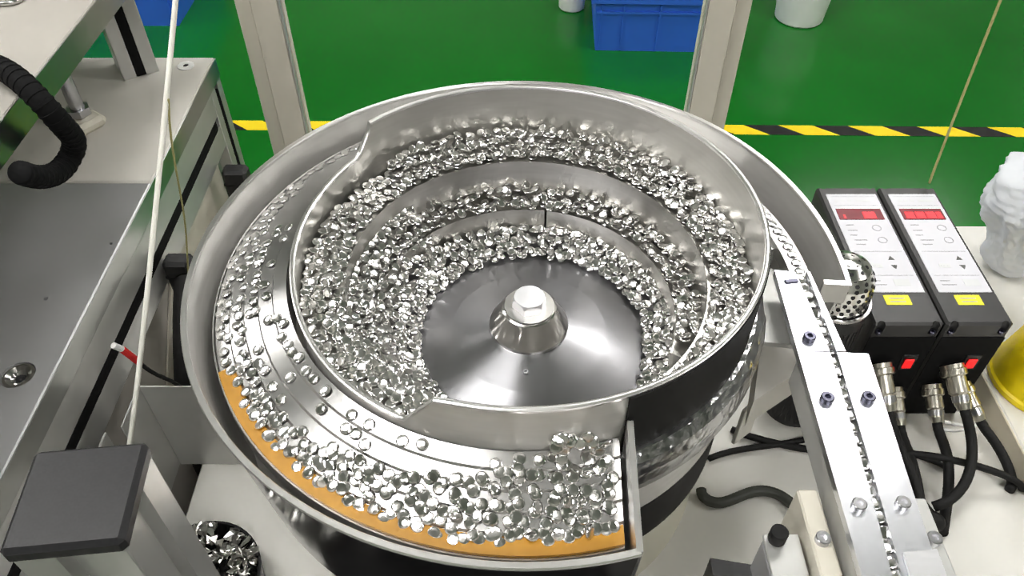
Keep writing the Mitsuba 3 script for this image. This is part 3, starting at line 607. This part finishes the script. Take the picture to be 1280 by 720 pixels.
# ------------------------------------------------------------------ the metal discs
rng = np.random.default_rng(7)
def disc_mesh(r=.0038, n=12, h=.0013):
    return ring([(0, 0), (r * .9, 0), (r, .0003), (r * .97, h * .55), (r * .80, h * .86), (r * .45, h * .98), (0, h)], n=n, closed=False)
DM = [mikit.ply(disc_mesh(n=14), 'mat_disc', smooth=35), mikit.ply(disc_mesh(.0037, 14, .0014), 'mat_disc_b', smooth=35)]
def matrix(pos, nrm, spin):
    M = align(nrm, (math.cos(spin), math.sin(spin), .01)); M[:3, 3] = pos; return M
def tilt(n, deg):
    a = rng.uniform(0, 2 * PI); t = math.radians(abs(rng.normal(0, deg)))
    h = np.array([math.cos(a), math.sin(a), 0]) * math.tan(min(t, 1.2)); v = np.asarray(n) + h; return v / np.linalg.norm(v)
discs = []          # (matrix, kind)
def where(az, r):
    return 'drift' if az > 222 else 'groove' if r < .2015 else 'edge'
def scatter(az0, az1, r0, r1, N, zf, sep, layers=1, td=4., kind='track', cx=0., slope=True, bank=0., keep=None, lift=.0013, cells=None):
    cells = {} if cells is None else cells
    done = 0; g = sep
    for L in range(layers):
        grid = {}
        for _ in range(N * 14):
            if done >= N * (L + 1): break
            az = rng.uniform(az0, az1); r = math.sqrt(rng.uniform(r0 ** 2, r1 ** 2))
            if keep is not None and rng.random() > keep(az, r): continue
            a = math.radians(az); x, y = cx + r * math.cos(a), r * math.sin(a)
            c = (int(x // g), int(y // g))
            if any((x - u) ** 2 + (y - v) ** 2 < g * g for i in (-1, 0, 1) for j in (-1, 0, 1) for u, v in grid.get((c[0] + i, c[1] + j), ())): continue
            grid.setdefault(c, []).append((x, y))
            e = .0036
            zz = max(zf(r - e), zf(r), zf(r + e)) if slope else zf(r)
            s = (zf(r + e) - zf(r - e)) / (2 * e); s = max(-.35, min(.35, s)) if slope else 0.
            nrm = np.array([-s * math.cos(a), -s * math.sin(a), 1.])
            z = (zf(r - e) + zf(r + e)) / 2 + .0004 + L * lift + bank * max(0, (r - r0) / (r1 - r0)) ** 2 + (0 if L == 0 else rng.uniform(0, .0008))
            n_ = tilt(nrm, td * (1 + L * .9))
            z += .0036 * math.sqrt(max(0, 1 - (n_ @ (nrm / np.linalg.norm(nrm))) ** 2)) * .8
            discs.append((matrix((x, y, z), n_, rng.uniform(0, 6.28)), where(az, r) if kind == 'track' else kind)); done += 1
zt = lambda r: float(track_z(r)); zfl = lambda r: float(flat_z(r))
# outer row along the shell on the left, up to where it goes behind the inner wall
scatter(126, 172, .2035, .2115, 62, zfl, .0066, 1, 5)
scatter(172, 204, .2040, .2110, 40, zt, .0072, 1, 5)
scatter(150, 172, .1955, .2030, 12, zfl, .0072, 1, 5)
# rows on the grooves, left
for (a0, a1, rr, n) in ((173, 222, .1965, 26), (173, 196, .1865, 14), (178, 246, .1880, 10), (180, 250, .1770, 9), (198, 226, .1690, 14), (232, 250, .1685, 4), (168, 174, .185, 5), (168, 174, .172, 3)):
    scatter(a0, a1, rr - .0022, rr + .0022, n, zt if a0 >= 172 else zfl, .0070, 1, 6)
# the drift that fills the outer steps in front
dens = lambda az, r: np.interp(az, [204, 215, 232, 250, 262, 284], [.85, .8, .9, 1., 1., .95]) * np.clip((r - np.interp(az, [204, 232, 250, 258, 266, 284], [.195, .190, .183, .176, .166, .164])) / .010, 0, 1) * np.clip((np.interp(az, [204, 262, 284], [.2085, .2100, .2068]) - r) / .002, 0, 1) * (r * math.cos(math.radians(az)) < .0505)
scatter(204, 287, .166, .2115, 330, zt, .0066, 1, 7, keep=dens)
scatter(214, 286, .170, .2105, 190, zt, .0068, 1, 20, keep=dens, lift=.0016)
for i in range(16):   # a few leaning on the outside of the bowl wall
    a = math.radians(rng.uniform(276, 286.5)); u = rng.uniform(0, 1); r = .1650 + .0052 * (1 - u); n_ = np.array([math.cos(a), math.sin(a), rng.uniform(.2, 1.0)]) + rng.normal(0, .3, 3); n_ /= np.linalg.norm(n_)
    discs.append((matrix((r * math.cos(a), r * math.sin(a), .0060 + .013 * u), n_, rng.uniform(0, 6.28)), 'lean'))
# exit track and rail slot
for i in range(14):
    az = 34 - i * 2.5; a = math.radians(az); discs.append((matrix((.2030 * math.cos(a), .2030 * math.sin(a), -.0192), tilt((0, 0, 1), 3), 0), 'rail'))
for i in range(31):
    y = -.006 - i * .0085; x = np.interp(-y, [0, .08, .182, .33], [.2000, .2022, .1965, .1866]); discs.append((matrix((x, y, -.0162 + (.0012 if i % 4 == 2 else 0)), tilt((0, 0, 1), 6 if i % 4 else 16), 0), 'rail'))
n_front = len(discs)
# inside the bowl (one heap)
def ledge(r): return -.0120
scatter(-58, 135, .1325, .1545, 230, lambda r: -.0122, .0060, 3, 11, 'heap', CX, False, .011)
scatter(135, 242, .1310, .1562, 170, lambda r: -.0126, .0060, 2, 10, 'heap', CX, False, .003)
scatter(-58, 135, .1420, .1550, 80, lambda r: -.0060, .0066, 1, 16, 'heap', CX, False, .006)
scatter(-18, 212, .1145, .1265, 170, lambda r: -.0500, .0060, 3, 11, 'heap', CX, False, .010)
pile = lambda r: float(np.interp(r, [.080, .0885, .112, .128], [-.0832, -.0845, -.0700, -.062]))
ed = lambda az: np.interp(az % 360, [0, 40, 90, 120, 150, 180, 205, 225, 245, 262, 300, 330, 345, 360], [.0915, .0915, .0880, .087, .0865, .0855, .0865, .087, .093, .101, .104, .094, .0905, .0895])
scatter(-75, 285, .0760, .1105, 390, pile, .0060, 3, 11, 'heap', DC[0], True, 0., keep=lambda az, r: 1. if r > ed(az) else 0.)
# piled higher on the left, up over the ledges
scatter(135, 250, .105, .131, 190, lambda r: float(np.interp(r, [.105, .128, .155], [-.066, -.030, -.020])), .0060, 2, 12, 'heap', CX, True, 0.)
camd = np.array([np.linalg.norm(d[0][:3, 3] - CAM) for d in discs])
front = [i for i in range(n_front)]
front.sort(key=lambda i: camd[i]); single = set(front[:300]); rest = [i for i in range(len(discs)) if i not in single]
gl = {'drift': ('shiny metal disc in the loose drift on the front steps beside the amber strip', 'discs drifted on the front of the track'),
      'groove': ('shiny metal disc lying singly in a groove of the stepped track on the left', 'discs in the left grooves of the track'),
      'edge': ('shiny metal disc in the row along the outer left edge of the track', 'discs along the outer left edge of the track'),
      'lean': ('shiny metal disc leaning against the inner bowl wall beside the end plate', 'discs leaning against the bowl wall'), 'rail': ('shiny metal disc lined up in the slot between bowl and rail end', 'discs lined up along the rail slot')}
for i in sorted(single):
    M, kd = discs[i]; key = key_for('metal_disc'); scene[key] = {**DM[i % 2], 'to_world': T(M)}
    lab(key, gl[kd][0], 'disc', gl[kd][1])
dmv = [tm(disc_mesh(n=10)), tm(disc_mesh(.0037, 10, .0014))]
def joined(idx, src):
    V, F, o = [], [], 0
    for i in idx:
        m = dmv[i % 2]; M = src[i][0]; V.append(m.vertices @ M[:3, :3].T + M[:3, 3]); F.append(m.faces + o); o += len(m.vertices)
    return trimesh.Trimesh(np.vstack(V), np.vstack(F), process=False)
k = part('disc_heap', joined(rest, discs), 'disc', smooth=35)
lab(k, 'great heap of small shiny metal discs filling the bowl and strewn along its track', 'disc heap', kind='stuff')
cv, cf, co = [], [], 0
for i in range(300):    # irregular chips heaped to the rim
    r = dr_ * .93 * math.sqrt(rng.random()); a = rng.uniform(0, 2 * PI)
    pts = rng.normal(0, 1, (9, 3)) * np.array([.0030, .0026, .0016]); hm = tm(m3.Manifold.hull_points(pts))
    v = hm.vertices @ align(tilt((0, 0, 1), 32))[:3, :3].T + [dx + r * math.cos(a), dy + r * math.sin(a), TZ + .034 + .012 * (1 - (r / dr_) ** 2) + rng.uniform(0, .004)]
    cv.append(v); cf.append(hm.faces + co); co += len(v)
k = part('metal_chip_heap', trimesh.Trimesh(np.vstack(cv), np.vstack(cf), process=False), 'disc_b', smooth=False)
lab(k, 'heap of angular metal chips in the black dish at lower left', 'metal chips', kind='stuff')
